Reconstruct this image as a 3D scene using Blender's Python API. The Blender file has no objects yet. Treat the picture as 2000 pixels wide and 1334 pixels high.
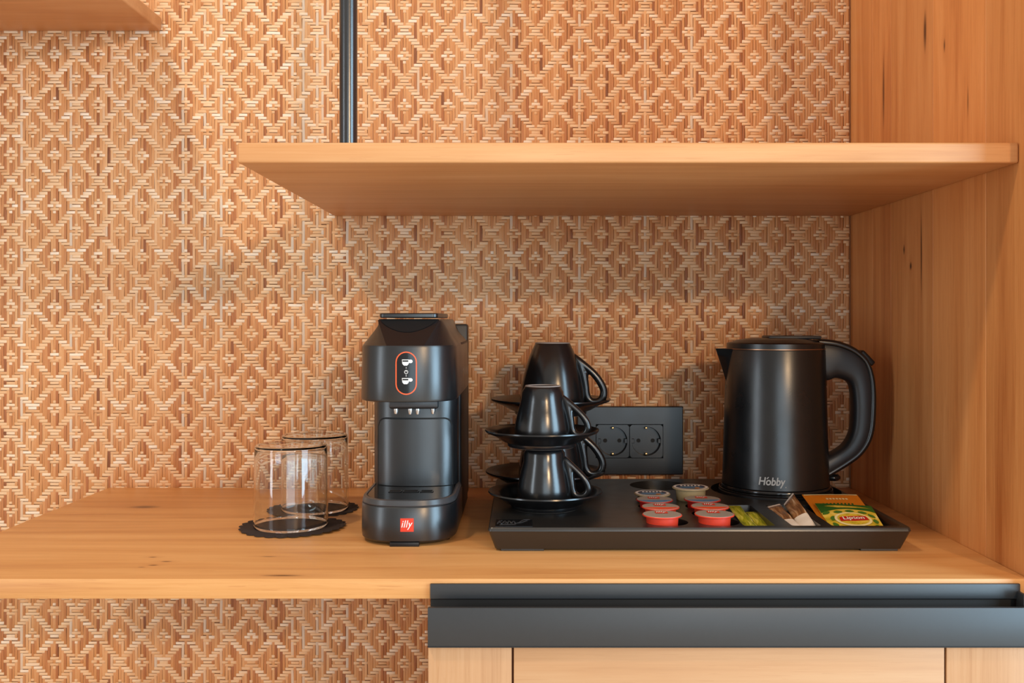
import bpy, bmesh, math, random
import numpy as np
from mathutils import Vector, Matrix

random.seed(7)
rng = np.random.default_rng(11)
SC = bpy.context.scene
COL = SC.collection
PI = math.pi

# ------------------------------------------------------------------ camera
F = 1950.0            # focal length in pixels of the 2000 x 1334 frame
EYE = 1.024           # camera height; worktop is at 0.80
CT = 0.80             # worktop top
WALL = 1.3356         # distance of the woven wall
cam = bpy.data.cameras.new('camera')
cam.sensor_width = 36.0
cam.lens = 36.0 * F / 2000.0
cam.shift_x = -0.010
cam.shift_y = -0.021
cam.clip_start = 0.02
camo = bpy.data.objects.new('camera', cam)
COL.objects.link(camo)
camo.location = (0, 0, EYE)
camo.rotation_euler = (PI / 2, 0, 0)
SC.camera = camo

# ------------------------------------------------------------------ view + light
SC.view_settings.view_transform = 'Standard'
SC.view_settings.look = 'None'
SC.view_settings.exposure = -0.15
SC.view_settings.gamma = 1.0
SC.view_settings.use_curve_mapping = False

world = bpy.data.worlds.new('room_light')
SC.world = world
world.use_nodes = True
wn = world.node_tree.nodes
wn['Background'].inputs[0].default_value = (1.0, 0.90, 0.80, 1)
wn['Background'].inputs[1].default_value = 0.58


def area(name, loc, target, sx, sy, power, colour, shape='RECTANGLE', spread=180):
    l = bpy.data.lights.new(name, 'AREA')
    l.shape = shape
    l.size = sx
    if shape in ('RECTANGLE', 'ELLIPSE'):
        l.size_y = sy
    l.energy = power
    l.color = colour
    l.spread = math.radians(spread)
    o = bpy.data.objects.new(name, l)
    COL.objects.link(o)
    o.location = loc
    d = Vector(target) - Vector(loc)
    o.rotation_euler = d.to_track_quat('-Z', 'Y').to_euler()
    return o


# daylight through the tall windows on the far side of the room
area('window_light_right', (2.55, -0.75, 1.22), (0.05, 1.3, 1.0), 1.2, 2.4, 118, (0.50, 0.78, 1.0))
area('window_light_middle', (0.55, -2.7, 1.10), (0.1, 1.3, 1.0), 1.8, 2.1, 42, (0.66, 0.86, 1.0))
area('window_light_left', (-2.4, -0.70, 1.15), (0.3, 1.3, 1.0), 0.4, 1.9, 20, (0.78, 0.90, 1.0))
# added area light standing in for soft bounce off the unseen ceiling
area('ceiling_bounce', (-0.3, -0.70, 2.58), (-0.3, -0.70, 0.0), 3.2, 3.4, 6, (1.0, 0.92, 0.82))
# ceiling downlight in front of the furniture, left of the shelf
area('ceiling_downlight', (-0.80, 0.25, 2.56), (-0.30, 1.1, 0.9), 0.13, 0.13, 13.5, (1.0, 0.78, 0.52), 'DISK')
# lamp deeper in the room, right of the camera
area('room_lamp', (1.05, -1.75, 1.82), (0.05, 1.3, 0.95), 0.16, 0.16, 27, (1.0, 0.64, 0.33), 'DISK')


# ------------------------------------------------------------------ materials
def srgb(r, g, b):
    def f(c):
        c /= 255.0
        return c / 12.92 if c <= 0.04045 else ((c + 0.055) / 1.055) ** 2.4
    return (f(r), f(g), f(b), 1.0)


class N:
    """tiny node builder"""
    def __init__(self, name):
        self.m = bpy.data.materials.new(name)
        self.m.use_nodes = True
        self.t = self.m.node_tree
        self.b = self.t.nodes['Principled BSDF']

    def n(self, typ, **kw):
        nd = self.t.nodes.new(typ)
        for k, v in kw.items():
            setattr(nd, k, v)
        return nd

    def l(self, a, b):
        self.t.links.new(a, b)

    def val(self, sock, v):
        if hasattr(v, 'is_output'):
            self.l(v, sock)
        else:
            sock.default_value = v

    def math(self, op, a, b=0.0, c=None, clamp=False):
        nd = self.n('ShaderNodeMath', operation=op, use_clamp=clamp)
        self.val(nd.inputs[0], a)
        self.val(nd.inputs[1], b)
        if c is not None:
            self.val(nd.inputs[2], c)
        return nd.outputs[0]

    def noise(self, vec, scale, detail=2.0, rough=0.5, dist=0.0):
        nd = self.n('ShaderNodeTexNoise')
        if vec is not None:
            self.l(vec, nd.inputs['Vector'])
        nd.inputs['Scale'].default_value = scale
        nd.inputs['Detail'].default_value = detail
        nd.inputs['Roughness'].default_value = rough
        nd.inputs['Distortion'].default_value = dist
        return nd.outputs['Fac']

    def ramp(self, fac, stops):
        nd = self.n('ShaderNodeValToRGB')
        self.l(fac, nd.inputs[0])
        el = nd.color_ramp.elements
        while len(el) < len(stops):
            el.new(0.5)
        for e, (p, c) in zip(el, stops):
            e.position = p
            e.color = c
        return nd.outputs[0]

    def mix(self, fac, a, b, blend='MIX'):
        nd = self.n('ShaderNodeMix', data_type='RGBA', blend_type=blend)
        self.val(nd.inputs[0], fac)
        self.val(nd.inputs[6], a)
        self.val(nd.inputs[7], b)
        return nd.outputs[2]

    def mapping(self, scale=(1, 1, 1), loc=(0, 0, 0), src='Object', add=None):
        tc = self.n('ShaderNodeTexCoord')
        mp = self.n('ShaderNodeMapping')
        mp.inputs['Scale'].default_value = scale
        mp.inputs['Location'].default_value = loc
        o = tc.outputs[src]
        if add is not None:
            va = self.n('ShaderNodeVectorMath', operation='ADD')
            self.l(o, va.inputs[0])
            self.l(add, va.inputs[1])
            o = va.outputs[0]
        self.l(o, mp.inputs['Vector'])
        return mp.outputs[0]

    def bump(self, height, strength=0.2, dist=0.001):
        nd = self.n('ShaderNodeBump')
        nd.inputs['Strength'].default_value = strength
        nd.inputs['Distance'].default_value = dist
        self.l(height, nd.inputs['Height'])
        self.l(nd.outputs[0], self.b.inputs['Normal'])

    def done(self, base=None, rough=0.5, metal=0.0, spec=0.5, coat=0.0):
        if base is not None:
            self.val(self.b.inputs['Base Color'], base)
        self.val(self.b.inputs['Roughness'], rough)
        self.val(self.b.inputs['Metallic'], metal)
        self.val(self.b.inputs['Specular IOR Level'], spec)
        self.b.inputs['Coat Weight'].default_value = coat
        return self.m


def plain(name, col, rough=0.5, metal=0.0, spec=0.5, grain=0.06, scale=300.0, coat=0.0):
    """uniform colour with a little mottling, roughness variation and fine relief"""
    k = N(name)
    v = k.mapping()
    n1 = k.noise(v, scale, 3)
    n2 = k.noise(v, scale * 0.05, 2)
    hs = k.n('ShaderNodeHueSaturation')
    hs.inputs['Color'].default_value = col
    k.l(k.math('MULTIPLY_ADD', n1, grain * 2, 1.0 - grain), hs.inputs['Value'])
    r = k.math('MULTIPLY_ADD', n2, 0.10, rough - 0.05)
    k.bump(n1, 0.08, 0.0003)
    return k.done(hs.outputs[0], r, metal, spec, coat)


def wood(name, c_dark, c_mid, c_light, axis='x', rough=0.42, contrast=1.0, knots=(), seed=0.0, per_object=False):
    """long-grained timber; axis = direction of the grain"""
    k = N(name)
    add = None
    if per_object:
        oi = k.n('ShaderNodeObjectInfo')
        cx = k.n('ShaderNodeCombineXYZ')
        for i in range(3):
            k.l(k.math('MULTIPLY', oi.outputs['Random'], 7.0 + 3 * i), cx.inputs[i])
        add = cx.outputs[0]

    def sc(along, across):
        return {'x': (along, across, across), 'y': (across, along, across), 'z': (across, across, along)}[axis]
    v1 = k.mapping(sc(1.1, 13), (seed, seed * 2, seed * 3), add=add)
    v2 = k.mapping(sc(3.0, 60), (seed, 0, 0), add=add)
    v3 = k.mapping(sc(12, 520), add=add)
    v4 = k.mapping(sc(30, 900), add=add)
    n1 = k.noise(v1, 1.0, 4, 0.55, 1.1)
    n2 = k.noise(v2, 1.0, 4, 0.6, 0.8)
    n3 = k.noise(v3, 1.0, 3, 0.6)
    n4 = k.noise(v4, 1.0, 2, 0.5)
    s = k.math('ADD', k.math('MULTIPLY', n1, 0.50), k.math('MULTIPLY', n2, 0.32))
    s = k.math('ADD', s, k.math('MULTIPLY', n3, 0.18))
    s = k.math('MULTIPLY_ADD', k.math('SUBTRACT', s, 0.5), 2.5 * contrast, 0.5, True)
    c = k.ramp(s, [(0.10, c_dark), (0.48, c_mid), (0.90, c_light)])
    # open pores: thin dark dashes along the grain
    pores = k.math('GREATER_THAN', n4, 0.665)
    c = k.mix(k.math('MULTIPLY', pores, 0.30), c, c_dark)
    if per_object:
        hs = k.n('ShaderNodeHueSaturation')
        k.l(c, hs.inputs['Color'])
        k.l(k.math('MULTIPLY_ADD', oi.outputs['Random'], 0.16, 0.92), hs.inputs['Value'])
        c = hs.outputs[0]
    if knots:
        tc = k.n('ShaderNodeTexCoord')
        for (kx, ky, kz, rx, ry, rz, amt) in knots:
            sub = k.n('ShaderNodeVectorMath', operation='SUBTRACT')
            k.l(tc.outputs['Object'], sub.inputs[0])
            sub.inputs[1].default_value = (kx, ky, kz)
            mul = k.n('ShaderNodeVectorMath', operation='MULTIPLY')
            k.l(sub.outputs[0], mul.inputs[0])
            mul.inputs[1].default_value = (1 / rx, 1 / ry, 1 / rz)
            ln = k.n('ShaderNodeVectorMath', operation='LENGTH')
            k.l(mul.outputs[0], ln.inputs[0])
            d = k.math('ADD', ln.outputs['Value'], k.math('MULTIPLY_ADD', n2, 1.2, -0.6))
            core = k.math('SUBTRACT', 1.25, d, None, True)
            halo = k.math('MULTIPLY', k.math('SUBTRACT', 1.0, k.math('MULTIPLY', d, 0.28), None, True), 0.45)
            c = k.mix(k.math('MULTIPLY', halo, amt), c, c_dark)
            c = k.mix(k.math('MULTIPLY', core, amt), c, srgb(58, 28, 14))
    k.bump(k.math('ADD', n3, k.math('MULTIPLY', pores, -0.6)), 0.12, 0.0004)
    r = k.math('MULTIPLY_ADD', n3, 0.16, rough - 0.08)
    return k.done(c, r, 0, 0.42)


M = {}
OD, OM, OL = srgb(176, 112, 62), srgb(205, 142, 86), srgb(222, 166, 110)
M['counter'] = wood('oiled_oak_counter', srgb(176, 110, 58), srgb(208, 148, 88), srgb(226, 172, 112), 'x', 0.40, 0.9, knots=[
    (-0.4525, 1.196, 0.80, .016, .008, .02, .7), (-0.349, 0.943, 0.80, .004, .002, .02, .8),
    (-0.330, 0.926, 0.80, .005, .002, .02, .8), (-0.337, 0.912, 0.80, .004, .002, .02, .7),
    (-0.21, 0.875, 0.80, .018, .003, .004, .8), (-0.24, 0.945, 0.80, .007, .0016, .01, .6),
    (-0.345, 0.905, 0.80, .003, .0015, .01, .5)])
M['shelf'] = wood('oiled_oak_shelf', srgb(180, 118, 68), srgb(200, 142, 90), srgb(214, 162, 112), 'x', 0.42, 0.85, seed=3.0, knots=[
    (-0.61, 1.19, 1.41, .05, .02, .02, .35)])
M['panel'] = wood('oiled_oak_panel', srgb(176, 104, 52), srgb(210, 142, 82), srgb(226, 164, 104), 'z', 0.45, 1.0, seed=5.0, per_object=True, knots=[
    (0.44, 1.150, 1.105, .02, .0025, .006, 1), (0.44, 1.130, 1.085, .02, .0025, .004, 1), (0.44, 1.1, 1.10, .02, .0018, .045, .9),
    (0.44, 1.04, 1.31, .02, .0022, .007, .8), (0.44, 1.09, 1.34, .02, .004, .02, .9), (0.44, 1.215, 1.30, .02, .003, .04, .8),
    (0.44, 0.985, 1.24, .02, .0012, .014, .7)])
M['front'] = wood('pale_oak_front', srgb(172, 124, 82), srgb(190, 144, 102), srgb(200, 160, 120), 'x', 0.5, 0.7, seed=8.0)
M['stile'] = wood('pale_oak_stile', srgb(164, 114, 72), srgb(188, 142, 100), srgb(202, 160, 122), 'z', 0.5, 0.9, seed=9.0)
M['gapwood'] = plain('shadow_gap_oak', srgb(120, 66, 28), 0.7)
M['black_metal'] = plain('black_lacquered_metal', (0.018, 0.020, 0.023, 1), 0.46, 0.0, 0.75, 0.1, 250)
M['rod'] = plain('black_gloss_tube', (0.012, 0.013, 0.015, 1), 0.24, 0.0, 0.9, 0.1, 250)
M['machine'] = plain('charcoal_plastic', (0.008, 0.009, 0.0105, 1), 0.30, 0.0, 0.85, 0.1, 700)
M['machine_dark'] = plain('black_plastic', (0.006, 0.006, 0.007, 1), 0.42, 0.0, 0.45, 0.1, 700)
M['gloss_black'] = plain('gloss_black_plastic', (0.010, 0.010, 0.011, 1), 0.12, 0.0, 0.5, 0.05, 400)
M['grey_plastic'] = plain('dark_grey_trim', (0.055, 0.056, 0.060, 1), 0.30, 0.1, 0.5, 0.1, 500)
M['chrome'] = plain('polished_steel', (0.62, 0.62, 0.63, 1), 0.16, 1.0, 0.5, 0.04, 400)
M['orange'] = plain('orange_ring', srgb(236, 92, 44), 0.4)
M['white'] = plain('white_print', srgb(232, 230, 226), 0.5)
M['red_logo'] = plain('red_print', srgb(222, 58, 30), 0.45)
M['ceramic'] = plain('satin_black_ceramic', (0.0075, 0.0077, 0.0085, 1), 0.22, 0.0, 0.7, 0.12, 500)
M['foot_ring'] = plain('bare_grey_ceramic', srgb(150, 140, 134), 0.6, 0, 0.4, 0.15, 900)
M['tray'] = plain('black_moulded_tray', (0.015, 0.0135, 0.0125, 1), 0.32, 0.0, 0.85, 0.16, 900)
M['kettle'] = plain('matt_black_steel', (0.004, 0.0045, 0.0055, 1), 0.29, 0.0, 0.62, 0.1, 900)
M['kettle_grip'] = plain('dark_grey_grip', (0.014, 0.015, 0.017, 1), 0.42, 0.0, 0.5, 0.12, 900)
M['copper'] = plain('copper_line', srgb(176, 130, 100), 0.3, 0.9)
M['grey_print'] = plain('grey_print', srgb(165, 168, 170), 0.5)
M['socket'] = plain('black_socket_plastic', (0.016, 0.0155, 0.016, 1), 0.32, 0.0, 0.5, 0.08, 700)
M['hole_shade'] = plain('recess_shade_black', (0.002, 0.002, 0.002, 1), 0.7)  # near-black colour puts the shade of holes and recesses into the surface
M['brass'] = plain('earth_contact_brass', srgb(190, 165, 120), 0.3, 1.0)
M['paper_black'] = plain('black_paper', srgb(58, 48, 46), 0.85, 0, 0.2, 0.25, 800)
M['pod_red'] = plain('red_plastic_cup', srgb(216, 62, 38), 0.42)
M['pod_dark_red'] = plain('dark_red_plastic_cup', srgb(176, 32, 26), 0.42)
M['pod_cream'] = plain('cream_plastic_cup', srgb(170, 150, 112), 0.4)
M['foil'] = plain('grey_foil', srgb(168, 158, 146), 0.38, 0.25, 0.5, 0.15, 600)
M['blue'] = plain('blue_print', srgb(74, 128, 170), 0.4)
M['navy'] = plain('navy_print', srgb(28, 52, 88), 0.4)
M['orange_red'] = plain('orange_red_print', srgb(232, 72, 30), 0.4)
M['tea_orange'] = plain('orange_paper', srgb(222, 132, 22), 0.5, 0, 0.5, 0.12, 500)
M['tea_green'] = plain('green_print', srgb(44, 100, 28), 0.5)
M['tea_leaf'] = plain('leaf_print', srgb(70, 118, 36), 0.5)
M['tea_cream'] = plain('cream_print', srgb(240, 228, 170), 0.5)
M['tea_red'] = plain('crimson_print', srgb(190, 26, 24), 0.45)
M['stick_white'] = plain('white_paper', srgb(226, 216, 204), 0.6, 0, 0.3, 0.08, 500)


def streaks(name, stops, axis_scale, rough=0.4):
    k = N(name)
    v = k.mapping(axis_scale)
    n1 = k.noise(v, 1.0, 3, 0.6, 0.6)
    k.bump(n1, 0.15, 0.0006)
    return k.done(k.ramp(n1, stops), rough, 0, 0.5)


M['stick_green'] = streaks('green_sachet_print', [(0.30, srgb(92, 108, 16)), (0.50, srgb(160, 160, 28)), (0.62, srgb(196, 190, 70)), (0.74, srgb(226, 216, 150))], (260, 40, 40), 0.35)
M['stick_brown'] = streaks('brown_sachet_print', [(0.30, srgb(66, 38, 20)), (0.48, srgb(128, 86, 52)), (0.60, srgb(160, 116, 76)), (0.72, srgb(214, 190, 160))], (320, 30, 40), 0.3)
M['tea_yellow'] = streaks('yellow_tea_print', [(0.30, srgb(150, 150, 30)), (0.46, srgb(216, 186, 52)), (0.60, srgb(236, 206, 84)), (0.75, srgb(242, 226, 150))], (60, 60, 60), 0.45)


def glass_mat():
    k = N('clear_glass')
    k.b.inputs['Transmission Weight'].default_value = 1.0
    k.b.inputs['IOR'].default_value = 1.45
    v = k.mapping()
    n = k.noise(v, 60, 2)
    r = k.math('MULTIPLY_ADD', n, 0.02, 0.0)
    return k.done((0.97, 0.985, 0.98, 1), r, 0, 0.5)


M['glass'] = glass_mat()


def reed(name, stops, along_z, rough=0.5):
    """split reed: tone per strand comes from an attribute, fine fibres run along the strand"""
    k = N(name)
    at = k.n('ShaderNodeAttribute', attribute_name='tone')
    v = k.mapping((900, 900, 26) if along_z else (26, 900, 900))
    n = k.noise(v, 1.0, 3, 0.6)
    v2 = k.mapping((2.2, 2.2, 2.2))
    n2 = k.noise(v2, 1.0, 2)
    s = k.math('ADD', at.outputs['Fac'], k.math('MULTIPLY_ADD', n, 0.46, -0.23))
    s = k.math('ADD', s, k.math('MULTIPLY_ADD', n2, 0.16, -0.08), None, True)
    k.bump(n, 0.25, 0.0004)
    return k.done(k.ramp(s, stops), rough, 0, 0.45)


M['reed_warp'] = reed('reed_upright', [(0.0, srgb(124, 70, 36)), (0.16, srgb(168, 100, 52)), (0.50, srgb(198, 136, 82)), (0.82, srgb(216, 164, 114)), (1.0, srgb(206, 184, 162))], True)
M['reed_weft'] = reed('reed_crossing', [(0.0, srgb(190, 130, 82)), (0.30, srgb(216, 166, 118)), (0.65, srgb(228, 190, 150)), (1.0, srgb(236, 216, 194))], False, 0.42)
M['wall_back'] = plain('wall_board_behind_reed', srgb(140, 88, 50), 0.8)
M['floor'] = wood('oak_floor', srgb(214, 186, 156), srgb(228, 204, 176), srgb(236, 216, 192), 'x', 0.5)


# ------------------------------------------------------------------ mesh helpers
def link(o, parent=None):
    COL.objects.link(o)
    if parent is not None:
        o.parent = parent
    return o


def mesh_obj(name, verts, faces, mat, parent=None, smooth=35, loc=(0, 0, 0)):
    me = bpy.data.meshes.new(name)
    me.from_pydata([tuple(v) for v in verts], [], faces)
    bm = bmesh.new()
    bm.from_mesh(me)
    bmesh.ops.remove_doubles(bm, verts=bm.verts, dist=1e-6)
    bmesh.ops.recalc_face_normals(bm, faces=bm.faces)
    bm.to_mesh(me)
    bm.free()
    if smooth:
        me.shade_smooth()
        me.set_sharp_from_angle(angle=math.radians(smooth))
    me.materials.append(M[mat] if isinstance(mat, str) else mat)
    o = bpy.data.objects.new(name, me)
    o.location = loc
    return link(o, parent)


def thing(name, label, cat, loc=(0, 0, 0), rotz=0.0, group=None):
    o = bpy.data.objects.new(name, None)
    o.empty_display_size = 0.02
    COL.objects.link(o)
    o.location = loc
    o.rotation_euler = (0, 0, rotz)
    o['label'] = label
    o['category'] = cat
    if group:
        o['group'] = group
    return o


def tag(o, label, cat, group=None):
    o['label'] = label
    o['category'] = cat
    if group:
        o['group'] = group
    return o


def struct(o):
    o['kind'] = 'structure'
    return o


def copy_thing(root, label=None):
    r = root.copy()
    COL.objects.link(r)
    if label:
        r['label'] = label
    for ch in list(root.children):
        c = ch.copy()
        COL.objects.link(c)
        c.parent = r
        for g in list(ch.children):
            d = g.copy()
            COL.objects.link(d)
            d.parent = c
    return r


def box_geo(x0, x1, y0, y1, z0, z1, bev=0.0, seg=2):
    bm = bmesh.new()
    bmesh.ops.create_cube(bm, size=1.0)
    for v in bm.verts:
        v.co = Vector((x0 + (v.co.x + .5) * (x1 - x0), y0 + (v.co.y + .5) * (y1 - y0), z0 + (v.co.z + .5) * (z1 - z0)))
    if bev > 0:
        bmesh.ops.bevel(bm, geom=bm.edges[:], offset=bev, segments=seg, profile=0.5, affect='EDGES')
    bm.verts.index_update()
    V = [v.co.copy() for v in bm.verts]
    Fc = [[v.index for v in f.verts] for f in bm.faces]
    bm.free()
    return V, Fc


def box(name, x0, x1, y0, y1, z0, z1, mat, parent=None, bev=0.001, seg=2):
    V, Fc = box_geo(x0, x1, y0, y1, z0, z1, bev, seg)
    return mesh_obj(name, V, Fc, mat, parent)


def join(*geos):
    V, Fc = [], []
    for v, f in geos:
        o = len(V)
        V += [Vector(p) for p in v]
        Fc += [[i + o for i in q] for q in f]
    return V, Fc


def lathe_geo(prof, seg=64, cx=0.0, cy=0.0, cz=0.0):
    V, Fc = [], []
    rings = []
    for r, z in prof:
        if r < 1e-7:
            V.append(Vector((cx, cy, cz + z)))
            rings.append([len(V) - 1])
        else:
            ids = []
            for i in range(seg):
                a = 2 * PI * i / seg
                V.append(Vector((cx + r * math.cos(a), cy + r * math.sin(a), cz + z)))
                ids.append(len(V) - 1)
            rings.append(ids)
    for a, b in zip(rings[:-1], rings[1:]):
        if len(a) == 1 and len(b) == 1:
            continue
        for i in range(seg):
            j = (i + 1) % seg
            if len(a) == 1:
                Fc.append([a[0], b[i], b[j]])
            elif len(b) == 1:
                Fc.append([a[i], a[j], b[0]])
            else:
                Fc.append([a[i], a[j], b[j], b[i]])
    return V, Fc


def lathe(name, prof, mat, parent=None, seg=64, smooth=40, loc=(0, 0, 0)):
    V, Fc = lathe_geo(prof, seg)
    return mesh_obj(name, V, Fc, mat, parent, smooth, loc)


def loft_geo(rings, cap0=True, cap1=True, closed=True):
    n = len(rings[0])
    V = [Vector(p) for r in rings for p in r]
    Fc = []
    for k in range(len(rings) - 1):
        for i in range(n if closed else n - 1):
            j = (i + 1) % n
            Fc.append([k * n + i, k * n + j, (k + 1) * n + j, (k + 1) * n + i])
    if cap0:
        Fc.append(list(range(n))[::-1])
    if cap1:
        Fc.append([(len(rings) - 1) * n + i for i in range(n)])
    return V, Fc


def tube_geo(path, sect, closed=False, up=Vector((0, 1, 0)), scales=None):
    """sweep section points (a, b) along path; a lies in-plane (perpendicular to up and tangent), b along up"""
    n = len(path)
    rings = []
    for i in range(n):
        p = Vector(path[i])
        if closed:
            t = Vector(path[(i + 1) % n]) - Vector(path[i - 1])
        else:
            t = Vector(path[min(i + 1, n - 1)]) - Vector(path[max(i - 1, 0)])
        t.normalize()
        u = up - t * up.dot(t)
        u.normalize()
        s = t.cross(u)
        sa, sb = scales[i] if scales else (1, 1)
        rings.append([p + s * a * sa + u * b * sb for a, b in sect])
    if closed:
        rings.append(rings[0])
        return loft_geo(rings, False, False)
    return loft_geo(rings)


def oval(a, b, n=12, p=2.0):
    out = []
    for i in range(n):
        t = 2 * PI * i / n
        c, s = math.cos(t), math.sin(t)
        out.append((a * math.copysign(abs(c) ** (2 / p), c), b * math.copysign(abs(s) ** (2 / p), s)))
    return out


def spline(pts, n, closed=False):
    P = [Vector(p) for p in pts]
    m = len(P)
    out = []
    segs = m if closed else m - 1
    for k in range(segs):
        if closed:
            p0, p1, p2, p3 = P[(k - 1) % m], P[k], P[(k + 1) % m], P[(k + 2) % m]
        else:
            p0, p1, p2, p3 = P[max(k - 1, 0)], P[k], P[k + 1], P[min(k + 2, m - 1)]
        for i in range(n):
            t = i / n
            out.append(0.5 * ((2 * p1) + (-p0 + p2) * t + (2 * p0 - 5 * p1 + 4 * p2 - p3) * t * t + (-p0 + 3 * p1 - 3 * p2 + p3) * t ** 3))
    if not closed:
        out.append(P[-1])
    return out


def text_geo(s, size, shear=0.0, bold=0.0, spacing=1.0):
    """flat lettering, centred on the origin in x/y"""
    cu = bpy.data.curves.new('lettering', 'FONT')
    cu.body = s
    cu.size = size
    cu.shear = shear
    cu.offset = bold
    cu.space_character = spacing
    cu.resolution_u = 4
    o = bpy.data.objects.new('lettering', cu)
    COL.objects.link(o)
    bpy.context.view_layer.update()
    ev = o.evaluated_get(bpy.context.evaluated_depsgraph_get())
    me = ev.to_mesh()
    V = [v.co.copy() for v in me.vertices]
    Fc = [list(p.vertices) for p in me.polygons]
    ev.to_mesh_clear()
    bpy.data.objects.remove(o)
    bpy.data.curves.remove(cu)
    x0, x1 = min(v.x for v in V), max(v.x for v in V)
    y0, y1 = min(v.y for v in V), max(v.y for v in V)
    for v in V:
        v.x -= (x0 + x1) / 2
        v.y -= (y0 + y1) / 2
    return V, Fc, x1 - x0, y1 - y0


def fit_text(s, w, h, **kw):
    V, Fc, tw, th = text_geo(s, 1.0, **kw)
    for v in V:
        v.x *= w / tw
        v.y *= h / th
    return V, Fc


def poly_geo(pts):
    return [Vector((p[0], p[1], 0)) for p in pts], [list(range(len(pts)))]


def subdivide_geo(V, Fc, cuts_len):
    """split long edges so that flat prints follow curved surfaces"""
    bm = bmesh.new()
    vs = [bm.verts.new(v) for v in V]
    for f in Fc:
        try:
            bm.faces.new([vs[i] for i in f])
        except ValueError:
            pass
    bmesh.ops.triangulate(bm, faces=bm.faces[:])
    for _ in range(4):
        es = [e for e in bm.edges if e.calc_length() > cuts_len]
        if not es:
            break
        bmesh.ops.subdivide_edges(bm, edges=es, cuts=1)
        bmesh.ops.triangulate(bm, faces=bm.faces[:])
    bm.verts.index_update()
    V2 = [v.co.copy() for v in bm.verts]
    F2 = [[v.index for v in f.verts] for f in bm.faces]
    bm.free()
    return V2, F2


def print_on(name, geo, fn, mat, parent, cut=0.004):
    """lay flat artwork (x, y) onto a surface function fn(x, y) -> point"""
    V, Fc = subdivide_geo(geo[0], geo[1], cut)
    V = [fn(v.x, v.y) for v in V]
    me = bpy.data.meshes.new(name)
    me.from_pydata([tuple(v) for v in V], [], Fc)
    me.shade_smooth()
    me.materials.append(M[mat])
    o = bpy.data.objects.new(name, me)
    return link(o, parent)


def stadium(w, h, n=12):
    r = w / 2
    c = h / 2 - r
    out = []
    for i in range(n + 1):
        a = PI * i / n
        out.append((r * math.cos(a), c + r * math.sin(a)))
    for i in range(n + 1):
        a = PI + PI * i / n
        out.append((r * math.cos(a), -c + r * math.sin(a)))
    return out


def ring_geo(outer, inner):
    n = len(outer)
    V = [Vector((p[0], p[1], 0)) for p in outer] + [Vector((p[0], p[1], 0)) for p in inner]
    return V, [[i, (i + 1) % n, n + (i + 1) % n, n + i] for i in range(n)]


def X(px, d):
    return (px - 1020.0) * d / F


def Z(py, d):
    return EYE - (py - 625.0) * d / F


# ------------------------------------------------------------------ setting
PX = 0.4397           # inner face of the side panel
V, Fc = box_geo(-1.9, PX + 0.03, WALL + 0.0012, WALL + 0.06, 0.0, 2.6)
wall = struct(mesh_obj('wall_back', V, Fc, 'wall_back', smooth=0))
V, Fc = box_geo(-2.4, 2.4, -3.0, WALL + 0.06, -0.05, 0.0)
struct(mesh_obj('floor', V, Fc, 'floor', smooth=0))


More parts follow.
